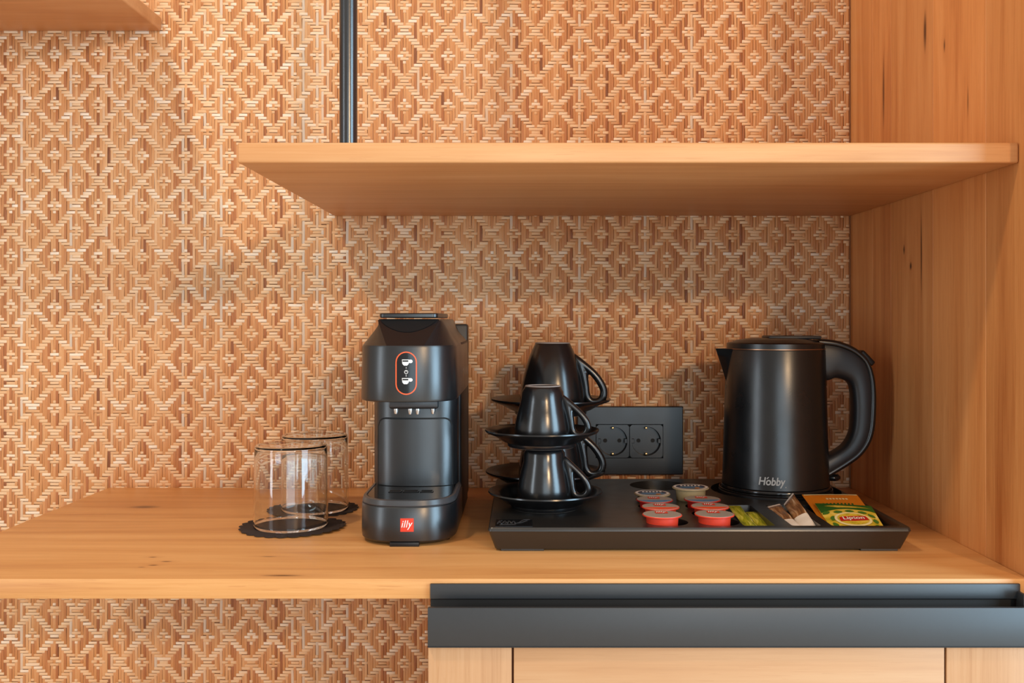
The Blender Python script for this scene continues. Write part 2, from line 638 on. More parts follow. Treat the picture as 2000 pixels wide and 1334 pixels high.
def build_weave():
    cw, rh = 85.5 / 16 / 1460, 98.9 / 16 / 1460      # reed pitch: columns, rows
    cx0 = (1132.0 - 1020) / 1460
    cz0 = EYE - (506.2 - 625) / 1460
    over = np.zeros((16, 16), bool)                  # [col, row] True = crossing reed lies on top

    def put(row, cols):
        for rr in {row % 16, (-row) % 16}:
            for c in cols:
                over[c % 16, rr] = True
    put(0, [-1, 0, 1, 6, 7, 9, 10])
    put(1, [-2, -1, 0, 1, 2, 7, 8, 9])
    put(2, [-3, -2, -1, 1, 2, 3, 8])
    put(3, [-4, -3, -2, 2, 3, 4])
    put(4, [-5, -4, -3, 3, 4, 5])
    put(5, [4, 5, 6, 10, 11, 12])
    put(6, [5, 6, 7, 9, 10, 11, 0])
    put(7, [6, 7, 8, 9, 10, -1, 0, 1])
    put(8, [7, 8, 9, -2, -1, 1, 2])
    over = np.roll(over, 8, axis=1)                  # motif rows: the rectangle sits half a repeat down
    c_lo, c_hi = int(round((-1.25 - cx0) / cw)), int(math.floor((PX - cx0) / cw - 0.5))
    r_lo, r_hi = int(round((0.30 - cz0) / rh)), int(round((1.85 - cz0) / rh))
    cols = np.arange(c_lo, c_hi + 1)
    rows = np.arange(r_lo, r_hi + 1)
    G = over[np.ix_(cols % 16, rows % 16)]
    col_tone = {}
    row_tone = {}
    for c in cols:
        t = random.gauss(0.5, 0.13)
        if random.random() < 0.05:
            t = 0.97
        elif random.random() < 0.07:
            t = 0.16
        col_tone[c] = t
    for r in rows:
        row_tone[r] = random.gauss(0.52, 0.12)
    col_off = {c: random.gauss(0, 0.05) * cw for c in cols}
    H, Vt = [], []
    nc, nr = G.shape
    for j in range(nr):
        i = 0
        while i < nc:
            if G[i, j]:
                k = i
                while k + 1 < nc and G[k + 1, j]:
                    k += 1
                H.append((cols[i], cols[k], rows[j]))
                i = k + 1
            else:
                i += 1
    for i in range(nc):
        j = 0
        while j < nr:
            if not G[i, j]:
                k = j
                while k + 1 < nr and not G[i, k + 1]:
                    k += 1
                Vt.append((cols[i], rows[j], rows[k]))
                j = k + 1
            else:
                j += 1

    def strips(items, horizontal):
        n = len(items)
        A = np.zeros((n, 4))                         # centre x, centre z, half length, half width
        tone = np.zeros(n)
        for q, it in enumerate(items):
            if horizontal:
                a, b, r = it
                A[q] = (cx0 + (a + b) / 2 * cw + random.gauss(0, .03) * cw, cz0 + (r + random.gauss(0, .045)) * rh,
                        (b - a + 1) * cw / 2 + cw * 0.12, rh * random.uniform(0.40, 0.47))
                tone[q] = row_tone[r] + random.gauss(0, 0.13) + 0.05
            else:
                c, a, b = it
                A[q] = (cx0 + c * cw + col_off[c], cz0 + (a + b) / 2 * rh, (b - a + 1) * rh / 2 + rh * 0.30, cw * random.uniform(0.45, 0.50))
                tone[q] = col_tone[c] + random.gauss(0, 0.075)
        us = np.array([-1, -0.80, 0.80, 1.0])
        ups = np.array([0.10, 1.0, 1.0, 0.10])
        vs = np.array([-1, -0.55, 0.55, 1.0])
        vps = np.array([0.45, 1.0, 1.0, 0.45])
        hgt = 0.00130 if horizontal else 0.00085
        base = 0.0
        tilt = rng.normal(0, 0.012, n)
        L = A[:, 2][:, None, None] * us[None, :, None] * np.ones((1, 1, 4))
        if not horizontal:
            L = L
        W = A[:, 3][:, None, None] * vs[None, None, :] * np.ones((1, 4, 1)) + L * tilt[:, None, None]
        hh = base + hgt * (ups[:, None] * vps[None, :])[None] * rng.uniform(0.85, 1.15, n)[:, None, None]
        if horizontal:
            xs = A[:, 0][:, None, None] + L
            zs = A[:, 1][:, None, None] + W
        else:
            xs = A[:, 0][:, None, None] + W
            zs = A[:, 1][:, None, None] + L
        xs = np.minimum(xs, PX - 0.0004)
        zs = zs - (xs - cx0) * 0.0052               # the woven sheet hangs a touch out of level
        ys = WALL + 0.0008 - hh
        co = np.stack([xs, ys, zs], -1).reshape(-1, 3)
        q = []
        for iu in range(3):
            for iv in range(3):
                a = iu * 4 + iv
                q.append((a, a + 1, a + 5, a + 4) if not horizontal else (a, a + 4, a + 5, a + 1))
        q = np.array(q)
        faces = (q[None] + (np.arange(n) * 16)[:, None, None]).reshape(-1, 4)
        name = 'crossing_reeds' if horizontal else 'upright_reeds'
        me = bpy.data.meshes.new(name)
        me.vertices.add(len(co))
        me.vertices.foreach_set('co', co.astype(np.float32).ravel())
        me.loops.add(faces.size)
        me.loops.foreach_set('vertex_index', faces.astype(np.int32).ravel())
        me.polygons.add(len(faces))
        me.polygons.foreach_set('loop_start', np.arange(0, faces.size, 4, dtype=np.int32))
        me.update(calc_edges=True)
        me.shade_smooth()
        at = me.attributes.new('tone', 'FLOAT', 'POINT')
        at.data.foreach_set('value', np.repeat(np.clip(tone, 0, 1), 16).astype(np.float32))
        me.materials.append(M['reed_weft' if horizontal else 'reed_warp'])
        o = bpy.data.objects.new(name, me)
        link(o, wall)
        o['kind'] = 'stuff'
        return o
    strips(H, True)
    strips(Vt, False)


build_weave()

# side panel of glued upright staves
side = thing('cabinet_side_panel', 'tall knotty oak side panel closing the niche beside the kettle', 'panel', (0, 0, 0))
cuts = [0.848, 0.874, 0.947, 1.069, 1.191, 1.2535, WALL + 0.001]
for a, b in zip(cuts[:-1], cuts[1:]):
    box('stave', PX, PX + 0.03, a + 0.00012, b - 0.00012, 0.0, 2.6, 'panel', side, 0.0004, 1)

# worktop
V, Fc = box_geo(-0.5534, PX - 0.0004, 0.8647, WALL - 0.001, CT - 0.0178, CT, 0.0014, 2)
tag(mesh_obj('worktop', V, Fc, 'counter'), 'honey oak worktop carrying the coffee machine, glasses and tray', 'worktop')

# shelves
V, Fc = box_geo(-0.252, PX - 0.0004, 0.883, WALL - 0.001, 1.163, 1.1811, 0.0018, 3)
tag(mesh_obj('wall_shelf', V, Fc, 'shelf'), 'long oak wall shelf above the kettle and coffee machine', 'shelf')
V, Fc = box_geo(-1.10, -0.482, 1.058, WALL - 0.001, 1.410, 1.4285, 0.0025, 3)
tag(mesh_obj('wall_shelf', V, Fc, 'shelf'), 'short oak wall shelf high on the left, cut by the picture edge', 'shelf')

# rod from the long shelf to the ceiling
rod = thing('shelf_rod', 'upright black metal rod standing on the long shelf', 'rod', (X(680.5, 1.10), 1.10, 1.1811))
rr = 0.0098
lathe('tube', [(0, 0), (rr, 0), (rr, 1.4189), (0, 1.4189)], 'rod', rod, 40)
lathe('foot_collar', [(rr, 0), (rr + .0012, 0), (rr + .0012, .002), (rr, .0024)], 'black_metal', rod, 40)

# ------------------------------------------------------------------ drawer cabinet
cab = thing('drawer_cabinet', 'pale oak drawer cabinet with black handle rail under the worktop', 'cabinet', (0.18, 1.09, 0.0))


def cbox(name, x0, x1, y0, y1, z0, z1, mat, bev=0.0008, parent=None):
    V, Fc = box_geo(x0, x1, y0, y1, z0, z1, bev)
    V = [v - Vector((0.18, 1.09, 0)) for v in V]
    return mesh_obj(name, V, Fc, mat, parent or cab)


cbox('carcass', -0.0795, PX - 0.001, 0.868, WALL - 0.002, 0.02, CT - 0.0185, 'stile')
cbox('back_panel', -0.0785, PX - 0.002, 0.8545, 0.8668, 0.02, 0.7455, 'gapwood', 0.0004)
cbox('stile', -0.0800, -0.0090, 0.8485, 0.8540, 0.02, 0.7458, 'stile')
cbox('front_panel', -0.0072, 0.3590, 0.8487, 0.8540, 0.02, 0.7458, 'front')
cbox('stile', 0.3607, PX - 0.001, 0.8485, 0.8540, 0.02, 0.7458, 'stile')
pl = cbox('handle_rail', -0.0800, PX - 0.001, 0.8445, 0.8490, 0.7466, 0.7805, 'black_metal', 0.0006)
cbox('rail_groove', -0.0800, PX - 0.001, 0.8443, 0.8447, 0.7472, 0.7478, 'machine_dark', 0.0, None)
cbox('finger_plate', -0.0795, 0.4300, 0.8615, 0.8643, 0.7832, 0.7962, 'black_metal', 0.0006)
cbox('channel', -0.0795, 0.4300, 0.8655, 0.8672, 0.7468, 0.7818, 'hole_shade', 0.0002)  # channel back coloured black in place of the shade in the recess
cbox('end_cap', 0.4270, 0.4300, 0.8500, 0.8640, 0.7600, 0.7900, 'black_metal', 0.0006)
cbox('rail_base', -0.0790, PX - 0.002, 0.8492, 0.8655, 0.7467, 0.7500, 'machine_dark', 0.0002)

# ------------------------------------------------------------------ coffee machine
MX, MY = -0.116, 1.035
mac = thing('coffee_machine', 'charcoal capsule coffee machine with an orange-ringed button panel', 'coffee machine', (MX, MY, CT))


DP = 2.5              # squareness of the rounded front


def dring(a, b, yc, yb, z, n=40, rb=0.008):
    """D-shaped outline: half-ellipse front (towards -y), straight flanks, rounded back"""
    pts = []
    for i in range(n + 1):
        t = PI + PI * i / n
        c_, s_ = math.cos(t), math.sin(t)
        pts.append((a * math.copysign(abs(c_) ** (2 / DP), c_), yc + b * math.copysign(abs(s_) ** (2 / DP), s_), z))
    for i in range(7):
        t = (PI / 2) * i / 6
        pts.append((a - rb + rb * math.cos(t), yb - rb + rb * math.sin(t), z))
    for i in range(7):
        t = PI / 2 + (PI / 2) * i / 6
        pts.append((-a + rb + rb * math.cos(t), yb - rb + rb * math.sin(t), z))
    return pts


def rrect_xy(x0, x1, y0, y1, r, z, n=5):
    pts = []
    for cx, cy, a0 in ((x1 - r, y1 - r, 0), (x0 + r, y1 - r, 90), (x0 + r, y0 + r, 180), (x1 - r, y0 + r, 270)):
        for i in range(n + 1):
            a = math.radians(a0 + 90 * i / n)
            pts.append((cx + r * math.cos(a), cy + r * math.sin(a), z))
    return pts


YB = 0.205
YF = 0.090
base = mesh_obj('base', *loft_geo([dring(.0462, .0462, 0, YF, .003), dring(.0485, .0485, 0, YF, .0052), dring(.0490, .0490, 0, YF, .010),
                                   dring(.0487, .0487, 0, YF, .0378), dring(.0482, .0482, 0, YF, .0386)]), 'machine', mac)
mesh_obj('seam', *loft_geo([dring(.0476, .0476, 0, YF, .0384), dring(.0476, .0476, 0, YF, .0396)]), 'machine_dark', mac)
mesh_obj('tray_rim', *loft_geo([dring(.0480, .0480, 0, YF, .0394), dring(.0484, .0484, 0, YF, .0402), dring(.0470, .0470, 0, YF, .0448),
                                dring(.0458, .0458, 0, YF, .0456), dring(.0440, .0440, 0, YF, .0456), dring(.0436, .0436, 0, YF, .0444)]), 'grey_plastic', mac)
# drip grille: dark plate; raised black pads paint the shade inside the slots
mesh_obj('drip_tray', *loft_geo([dring(.0432, .0432, 0, .07, .0440), dring(.0428, .0428, 0, .07, .0452)]), 'gloss_black', mac)
for sx, w in ((-0.0165, .0058), (0.000, .0072), (0.0165, .0058)):
    V, Fc = box_geo(sx - w, sx + w, .001, .013, .0450, .0456, .0002, 1)
    mesh_obj('drip_slot_shade', V, Fc, 'hole_shade', mac)
    V, Fc = ring_geo([(sx + (w + .0012) * c, .007 + .0072 * s) for c, s in oval(1, 1, 24, 5)], [(sx + w * c, .007 + .006 * s) for c, s in oval(1, 1, 24, 5)])
    mesh_obj('slot_rim', [v + Vector((0, 0, .0458)) for v in V], Fc, 'grey_plastic', mac)
# feet and front tab
box('front_tab', -.015, .014, -.0490, -.040, .0000, .0042, 'machine_dark', mac, .0005)
for fx in (-.036, .036):
    for fy in (-.012, .185):
        lathe('rubber_foot', [(0, 0), (.006, 0), (.006, .0045), (0, .0045)], 'machine_dark', mac, 20, 40, (fx, fy, 0))

# side housing behind the column, flush with head and base
mesh_obj('housing', *loft_geo([rrect_xy(-.0484, .0484, .072, YB - .001, .004, .004), rrect_xy(-.0484, .0484, .072, YB - .001, .004, .1990)]), 'machine_dark', mac, 30)

# column
CA, CB, CY = .0458, .027, .066
mesh_obj('column', *loft_geo([dring(CA, CB, CY, YB - .002, .0440), dring(CA, CB, CY, YB - .002, .1460)]), 'machine', mac)


def col_front(u, z, off=0.0):
    return Vector((u, CY - CB * max(0.0, 1 - abs(u / CA) ** DP) ** (1 / DP) - off, z))


def arch_panel(w, z0, z1, r, off, thick, n=36):
    """front panel that follows the column, rounded upper corners"""
    V, Fc = [], []
    for i in range(n + 1):
        u = -w + 2 * w * i / n
        e = max(0.0, abs(u) - (w - r))
        zt = z1 - (r - math.sqrt(max(0.0, r * r - e * e)))
        a, b = col_front(u, z0, off), col_front(u, zt, off)
        V += [a, b, a + Vector((0, thick, 0)), b + Vector((0, thick, 0))]
    for i in range(n):
        k = 4 * i
        Fc += [[k, k + 4, k + 5, k + 1], [k + 1, k + 5, k + 7, k + 3], [k + 2, k + 3, k + 7, k + 6]]
    Fc += [[0, 1, 3, 2], [4 * n, 4 * n + 2, 4 * n + 3, 4 * n + 1]]
    return V, Fc


mesh_obj('panel_gap_shade', *arch_panel(.0408, .0450, .1188, .0095, .0006, .004), 'hole_shade', mac)  # black sheet painting the shade in the groove round the panel
mesh_obj('front_panel', *arch_panel(.0396, .0458, .1172, .0085, .0018, .004), 'machine', mac)
# outlet under the head
box('outlet', -.026, .026, .030, .062, .1290, .1450, 'machine_dark', mac, .002)
for sx in (-.020, -.004, .004, .020):
    lathe('spout', [(0, 0), (.0018, 0), (.0026, .004), (.0026, .008), (0, .008)], 'chrome', mac, 20, 40, (sx, .034 + abs(sx) * .3, .1230))
box('outlet_rail', -.026, .026, .0285, .0310, .1310, .1400, 'grey_plastic', mac, .001)

# head
HA, HB = .0494, .0492


def head_ring_top(z, w, yf, yb, n=40):
    """upper rim: flat front edge, straight sides; points pair up with dring()"""
    pts = []
    cut = 18.0
    for i in range(n + 1):
        t = 180.0 * i / n            # 0 = left flank, 90 = front
        if t < 90 - cut:
            q = t / (90 - cut)
            pts.append((-w, yf + (1 - q) * 0.05, z))
        elif t > 90 + cut:
            q = (180 - t) / (90 - cut)
            pts.append((w, yf + (1 - q) * 0.05, z))
        else:
            q = (t - 90) / cut
            pts.append((w * q, yf - .0015 * (1 - q * q), z))
    for i in range(7):
        pts.append((w, yf + .05 + (yb - yf - .05) * (i + 1) / 7, z))
    for i in range(7):
        pts.append((-w, yb - (yb - yf - .05) * i / 7, z))
    return pts


rings = [dring(.0470, .0466, 0, YB, .1425), dring(.0488, .0486, 0, YB, .1432), dring(HA, HB, 0, YB, .1452),
         dring(.0484, .0484, 0, YB, .1965), dring(.0478, .0478, 0, YB, .1985),
         head_ring_top(.2235, .0315, -.0150, YB - .006), head_ring_top(.2250, .0300, -.0130, YB - .008)]
mesh_obj('head', *loft_geo(rings), 'machine', mac, 22)
# black patch painting the lever recess's shade on the front slope, lever over it
A0, A1 = [], []
V, Fc = [], []
for i in range(25):
    s = -1 + 2 * i / 24
    tp = Vector((.0290 * s, -.0152 - .0012 * (1 - s * s), .2236))
    bt = Vector((.0150 * s, -.0478 * (1 - abs(.0150 * s / .0478) ** DP) ** (1 / DP), .1985))
    nrm = Vector((0, -.62, .78)) * .0004
    V += [tp + nrm, tp.lerp(bt, .48 * (1 - s * s) ** .6) + nrm]
for i in range(24):
    Fc.append([2 * i, 2 * i + 2, 2 * i + 3, 2 * i + 1])
mesh_obj('lever_recess_shade', V, Fc, 'hole_shade', mac)
lev = []
for z, g in ((.2262, .0008), (.2272, 0), (.2300, 0), (.2310, .0010)):
    w, r = .0300 - g, .006
    yf, yb = -.0185 + g, .120
    pts = [(-w, yb, z), (-w, yf + r, z)] + [(-w + r - r * math.cos(t * PI / 12), yf + r - r * math.sin(t * PI / 12), z) for t in range(1, 6)] + [(-w + r, yf, z)]
    pts += [(w - r, yf, z)] + [(w - r + r * math.sin(t * PI / 12), yf + r - r * math.cos(t * PI / 12), z) for t in range(1, 6)] + [(w, yf + r, z), (w, yb, z)]
    lev.append(pts)
mesh_obj('lever', *loft_geo(lev), 'machine', mac, 30)
# rear water tank edge seen past the right flank
box('water_tank', -.046, .0480, YB - .002, YB + .028, .006, .2190, 'machine_dark', mac, .003)


def head_front(u, v):
    return Vector((u, -HB * (1 - abs(u / HA) ** DP) ** (1 / DP) - .0002, v))


def stack(off):
    return lambda x, y: head_front(x + .0015, y + .1715) + Vector((0, -off, 0))


pan = print_on('button_panel', poly_geo(stadium(.0196, .0420)), stack(.0004), 'gloss_black', mac)
print_on('orange_ring', ring_geo(stadium(.0212, .0428), stadium(.0188, .0404)), stack(.0008), 'orange', mac)


def cup_icon(dy):
    body = [(-.0042, .0030), (.0030, .0030), (.0026, -.0012), (.0010, -.0030), (-.0022, -.0030), (-.0038, -.0012)]
    g1 = poly_geo([(x, y + dy) for x, y in body])
    hand = [(.0042 + .0022 * c, .0012 + dy + .0018 * s) for c, s in oval(1, 1, 14)]
    g2 = poly_geo(hand)
    return join(g1, g2)


for dy in (.0105, -.0078):
    ic = print_on('cup_icon', cup_icon(dy), stack(.0008), 'white', pan)
    print_on('coffee_fill', poly_geo([(-.0036, dy + .0022), (.0022, dy + .0022), (.0021, dy + .0008), (-.0034, dy + .0008)]), stack(.0011), 'gloss_black', pan)
print_on('power_icon', join(ring_geo([(.0019 * c, .0012 + .0019 * s) for c, s in oval(1, 1, 18)], [(.0014 * c, .0012 + .0014 * s) for c, s in oval(1, 1, 18)]),
                            poly_geo([(-.0003, .0014), (.0003, .0014), (.0003, .0030), (-.0003, .0030)])), stack(.0008), 'white', pan)
print_on('dotted_line', join(poly_geo([(-.0002, .0046), (.0002, .0046), (.0002, .0060), (-.0002, .0060)]), poly_geo([(-.0002, -.0014), (.0002, -.0014), (.0002, -.0034), (-.0002, -.0034)])), stack(.0008), 'white', pan)


def base_front(off):
    return lambda x, y: Vector((x + .0022, -.0489 * (1 - abs((x + .0022) / .0489) ** DP) ** (1 / DP) - off, y + .0215))


s = .0066
lg = print_on('logo', poly_geo([(-s, -s), (s, -s), (s, s), (-s, s)]), base_front(.0003), 'red_logo', mac)
print_on('logo_lettering', fit_text('illy', .0112, .0092, shear=0.26, bold=0.012, spacing=1.08), base_front(.0006), 'white', lg)

# ------------------------------------------------------------------ socket plate
sx0, sx1 = X(1127, WALL), X(1332, WALL)
sz0, sz1 = Z(925, WALL), Z(793, WALL)
SXC, SZC = (sx0 + sx1) / 2, (sz0 + sz1) / 2
sock = thing('wall_socket', 'black double power socket plate mounted on the woven wall', 'socket', (SXC, WALL - .001, SZC))
zc = Z(860, WALL) - SZC
ox0, ox1 = X(1195.5, WALL) - SXC - .0226, X(1260.5, WALL) - SXC + .0226
ax0, ax1, az0, az1 = sx0 - SXC, sx1 - SXC, sz0 - SZC, sz1 - SZC


def rect_ring(x0, x1, z0, z1, yy):
    return [(x0, yy, z0), (x1, yy, z0), (x1, yy, z1), (x0, yy, z1)]


mesh_obj('plate', *loft_geo([rect_ring(ax0, ax1, az0, az1, 0), rect_ring(ax0, ax1, az0, az1, -.0075), rect_ring(ax0 + .001, ax1 - .001, az0 + .001, az1 - .001, -.0085),
                             rect_ring(ox0, ox1, zc - .0226, zc + .0226, -.0085), rect_ring(ox0, ox1, zc - .0226, zc + .0226, -.0012)], False, False), 'socket', sock, 30)
mesh_obj('plate_back', *box_geo(ox0 - .001, ox1 + .001, -.0010, -.0002, zc - .0236, zc + .0236), 'hole_shade', sock)
for pxc in (1195.5, 1260.5):
    xc = X(pxc, WALL) - SXC
    hw = .0218
    # module face with a round well: square-to-circle ring, well wall and floor
    n = 48
    sq, ci, fl = [], [], []
    for i in range(n):
        a = 2 * PI * (i + .5) / n
        c, s_ = math.cos(a), math.sin(a)
        k = hw / max(abs(c), abs(s_))
        sq.append((xc + c * k, -.0096, zc + s_ * k))
        ci.append((xc + c * .0195, -.0096, zc + s_ * .0195))
        fl.append((xc + c * .0186, -.0012, zc + s_ * .0186))
    sqb = [(p[0], -.0062, p[2]) for p in sq]
    mod = mesh_obj('socket_module', *loft_geo([sqb, sq, ci, fl], False, True), 'socket', sock, 30)
    for dx in (-.0095, .0095):
        Vh, Fh = lathe_geo([(0, 0), (.0027, 0), (.0027, .0004), (0, .0004)], 20)
        mesh_obj('pin_hole_shade', [Vector((xc + dx + v.x, -.0013 - v.z, zc + v.y)) for v in Vh], Fh, 'hole_shade', mod)  # flat black disc painting the dark inside of the hole
        Vh, Fh = box_geo(-.0022, .0022, -.0075, -.0014, -.003, .003, .0004, 1)
        mesh_obj('guide_rib', [v + Vector((xc + math.copysign(.0178, dx), 0, zc)) for v in Vh], Fh, 'socket', mod)
    for sgn in (-1, 1):
        Vh, Fh = box_geo(-.0016, .0016, -.0080, -.0010, -.0014, .0014, .0005, 2)
        mesh_obj('earth_contact', [v + Vector((xc, 0, zc + sgn * .0172)) for v in Vh], Fh, 'brass', mod)

# ------------------------------------------------------------------ tray
TT = 0.8245          # tray top
TX0, TX1 = -0.0329, 0.3744
TY0, TY1 = 0.958, 1.255
TCX, TCY = (TX0 + TX1) / 2, (TY0 + TY1) / 2


def bool_cut(o, cutters):
    for c in cutters:
        m = o.modifiers.new('cut', 'BOOLEAN')
        m.operation = 'DIFFERENCE'
        m.solver = 'EXACT'
        m.object = c
    bpy.context.view_layer.update()
    ev = o.evaluated_get(bpy.context.evaluated_depsgraph_get())
    me = bpy.data.meshes.new_from_object(ev)
    o.modifiers.clear()
    old = o.data
    o.data = me
    bpy.data.meshes.remove(old)
    for c in cutters:
        md = c.data
        bpy.data.objects.remove(c)
        bpy.data.meshes.remove(md)
    me.shade_smooth()
    me.set_sharp_from_angle(angle=math.radians(30))


rrect = rrect_xy


tray = thing('serving_tray', 'black moulded hospitality tray with wells, holding kettle, cups and sachets', 'tray', (TCX, TCY, CT))


def tl(x, y):
    return x - TCX, y - TCY


hx, hy = (TX1 - TX0) / 2, (TY1 - TY0) / 2
zt = TT - CT
body = mesh_obj('body', *loft_geo([rrect(-hx + .0066, hx - .0066, -hy + .0092, hy - .0066, .004, .0022), rrect(-hx + .0003, hx - .0003, -hy + .0008, hy - .0008, .004, zt - .0038),
                                   rrect(-hx, hx, -hy, hy, .004, zt - .0034), rrect(-hx + .0005, hx - .0005, -hy + .0005, hy - .0005, .004, zt - .0010), rrect(-hx + .0014, hx - .0014, -hy + .0014, hy - .0014, .003, zt)]), 'tray', tray)
cut = []


def cutter(geo):
    o = mesh_obj('cutter', geo[0], geo[1], 'tray', None, 0)
    o.location = (TCX, TCY, CT)
    cut.append(o)


KX, KY = 0.2977, 1.175
x, y = tl(KX, KY)
cutter(lathe_geo([(0, .0150), (.0745, .0150), (.0748, .05), (0, .05)], 72, x, y))
x, y = tl(0.165, 1.205)
cutter(lathe_geo([(0, .0110), (.0345, .0110), (.0360, .05), (0, .05)], 48, x, y))
WELLS = [(0.2125, 0.2475), (0.2600, 0.2920), (0.2990, 0.3690)]
for a, b in WELLS:
    x0, y0 = tl(a, 0.9665)
    x1, y1 = tl(b, 1.0776)
    cutter(loft_geo([rrect(x0 + .003, x1 - .003, y0 + .003, y1 - .003, .003, .0085), rrect(x0, x1, y0, y1, .003, .05)]))
for cxw in (0.1440, 0.1945):
    for dyw in (.9865, 1.0275, 1.0685):
        x, y = tl(cxw, dyw)
        cutter(lathe_geo([(0, .0085), (.0196, .0085), (.0203, .05), (0, .05)], 36, x, y))
x, y = tl(0.146, 1.110)
cutter(lathe_geo([(0, .0085), (.0196, .0085), (.0203, .05), (0, .05)], 36, x, y))
bool_cut(body, cut)
for fx in (-hx + .038, hx - .030):
    for fy in (-hy + .030, hy - .030):
        V, Fc = box_geo(fx - .026 if fx < 0 else fx - .016, fx + .016 if fx < 0 else fx + .020, fy - .0195, fy + .02, .0, .0030, .0004, 1)
        mesh_obj('foot', V, Fc, 'tray', tray)
# moulded maker's plate at the front left corner
x0, y0 = tl(0.9655 * 0, 0)
lx0, lx1, ly0, ly1 = -0.0262, 0.0100, 0.9640, 0.9970
gx0, gy0 = tl(lx0, ly0)
gx1, gy1 = tl(lx1, ly1)
plate = mesh_obj('maker_plate', *join(box_geo(gx0, gx1, gy0, gy1, zt - .0002, zt + .0004, .0001, 1)), 'gloss_black', tray)


def plate_pt(u, v, h=.0007):
    return Vector((gx0 + (gx1 - gx0) * u, gy0 + (gy1 - gy0) * v, zt + h))


strokes = [[(.06, .40), (.10, .75)], [(.08, .55), (.17, .78)], [(.09, .55), (.17, .35)], [(.20, .45), (.25, .72), (.30, .45), (.24, .40)],
           [(.33, .40), (.36, .72), (.42, .48)], [(.44, .45), (.49, .70), (.53, .45)], [(.55, .38), (.64, .52), (.76, .88), (.93, .95)],
           [(.56, .40), (.70, .50), (.86, .80)], [(.12, .18), (.55, .24)]]
for st in strokes:
    path = spline([plate_pt(u, v) for u, v in st], 4) if len(st) > 2 else [plate_pt(u, v) for u, v in st]
    V, Fc = tube_geo(path, oval(.0007, .0003, 6), False, Vector((0, 0, 1)))
    mesh_obj('plate_stroke', V, Fc, 'grey_plastic', plate)

# ------------------------------------------------------------------ cups and saucers
def make_saucer(name, label, R, foot, H, group, loc):
    t = thing(name, label, 'saucer', loc, 0, group)
    prof = [(0, .0028), (foot - .0035, .0028), (foot - .0030, .0004), (foot, .0002), (foot + .0010, .0012), (foot + .0014, .0040), (foot + .007, .0062),
            (R * .82, H * .62), (R - .0016, H - .0032), (R, H - .0014), (R - .0004, H), (R - .0022, H - .0004),
            (R * .80, H * .80), (foot + .008, .0098), (foot + .002, .0066), (foot - .002, .0062), (0, .0062)]
    lathe('dish', prof, 'ceramic', t, 80, 50)
    lathe('foot_ring', [(foot - .0030, .0006), (foot - .0026, .0), (foot - .0004, .0), (foot + .0004, .0008)], 'foot_ring', t, 64)
    return t


def make_cup(name, label, Rr, Rt, H, group, loc, rz, hw):
    """cup standing upside down: rim at z = 0, foot at z = H"""
    t = thing(name, label, 'cup', loc, rz, group)
    t_ = Rt / Rr
    out = [(Rr * .985, 0), (Rr * .992, .0012), (Rr, H * .10), (Rr * .998, H * .20), (Rr * .975, H * .30), (Rr * .93, H * .42), (Rr * .875, H * .54),
           (Rr * (.76 + .1 * (t_ - .54)), H * .73), (Rr * (t_ + .105), H * .88), (Rt + .0008, H - .0030), (Rt + .0002, H - .0014), (Rt - .0006, H - .0008)]
    top = [(Rt - .0034, H - .0008), (Rt - .0042, H - .0026), (0, H - .0030)]
    inner = [(0, H - .0065), (Rt - .003, H - .0070), (Rr * .74, H * .62), (Rr - .0044, H * .20), (Rr - .0030, .0006)]
    lathe('bowl', out + top + inner + [(Rr * .985, 0)], 'ceramic', t, 72, 50)
    lathe('foot_ring', [(Rt - .0036, H - .0010), (Rt - .0030, H + .0), (Rt - .0006, H + .0), (Rt + .0, H - .0010)], 'foot_ring', t, 64)
    # teardrop handle: pointed where it leaves the bowl, round below, with one opening
    q = hw
    zz = [p_[1] / H for p_ in out]
    rr_ = [p_[0] for p_ in out]

    def body_r(v):
        return float(np.interp(v, zz, rr_))
    O = [((body_r(.85) - .0022 - Rr) / q, .85), (.35, .62), (.81, .44), (1, .29), (.96, .16), (.72, .075), (.3, .055), ((body_r(.13) - .0015 - Rr) / q, .13),
         ((body_r(.40) - .0020 - Rr) / q, .40), ((body_r(.64) - .0022 - Rr) / q, .64)]
    I = [(.17, .52), (.34, .465), (.53, .375), (.66, .285), (.64, .215), (.53, .175), (.33, .175), (.22, .24), (.18, .35), (.15, .45)]
    po_ = spline([(Rr + u * q, 0, v * H) for u, v in O], 5, True)
    pi__ = spline([(Rr + u * q, 0, v * H) for u, v in I], 5, True)
    hr = []
    for a, b in zip(po_, pi__):
        c = (a + b) / 2
        h = (a - b) / 2
        hr.append([c + h * u + Vector((0, v * .0042 * H / .059, 0)) for u, v in oval(1, 1, 14, 2.3)])
    hr.append(hr[0])
    mesh_obj('handle', *loft_geo(hr, False, False), 'ceramic', t, 60)
    return t


gs, gc = 'black saucers in the cup stacks', 'black cups turned upside down in the stacks'
FX, FY = 0.0246, 1.065
make_saucer('espresso_saucer', 'small black saucer lying on the tray, lowest of the front stack', .0609, .0357, .0183, gs, (FX, FY, TT))
make_cup('espresso_cup', 'small black espresso cup upside down between the two front saucers', .0290, .0190, .0587, gc, (FX - .001, FY, TT + .0062), math.radians(-9), .0215)
make_saucer('espresso_saucer', 'small black saucer balanced on the lower espresso cup in front', .0609, .0357, .0183, gs, (FX - .0035, FY, TT + .0650))
make_cup('espresso_cup', 'small black espresso cup upside down on top of the front stack', .0302, .0190, .0587, gc, (FX - .0028, FY, TT + .0712), math.radians(-9), .0215)
RX, RY = 0.0280, 1.2005
make_saucer('cappuccino_saucer', 'large black saucer lying on the tray, lowest of the rear stack', .0720, .0420, .0192, gs, (RX, RY, TT))
make_cup('cappuccino_cup', 'large black cup upside down, half hidden behind the front stack', .0392, .0210, .0800, gc, (RX + .007, RY, TT + .0063), math.radians(-4), .0265)
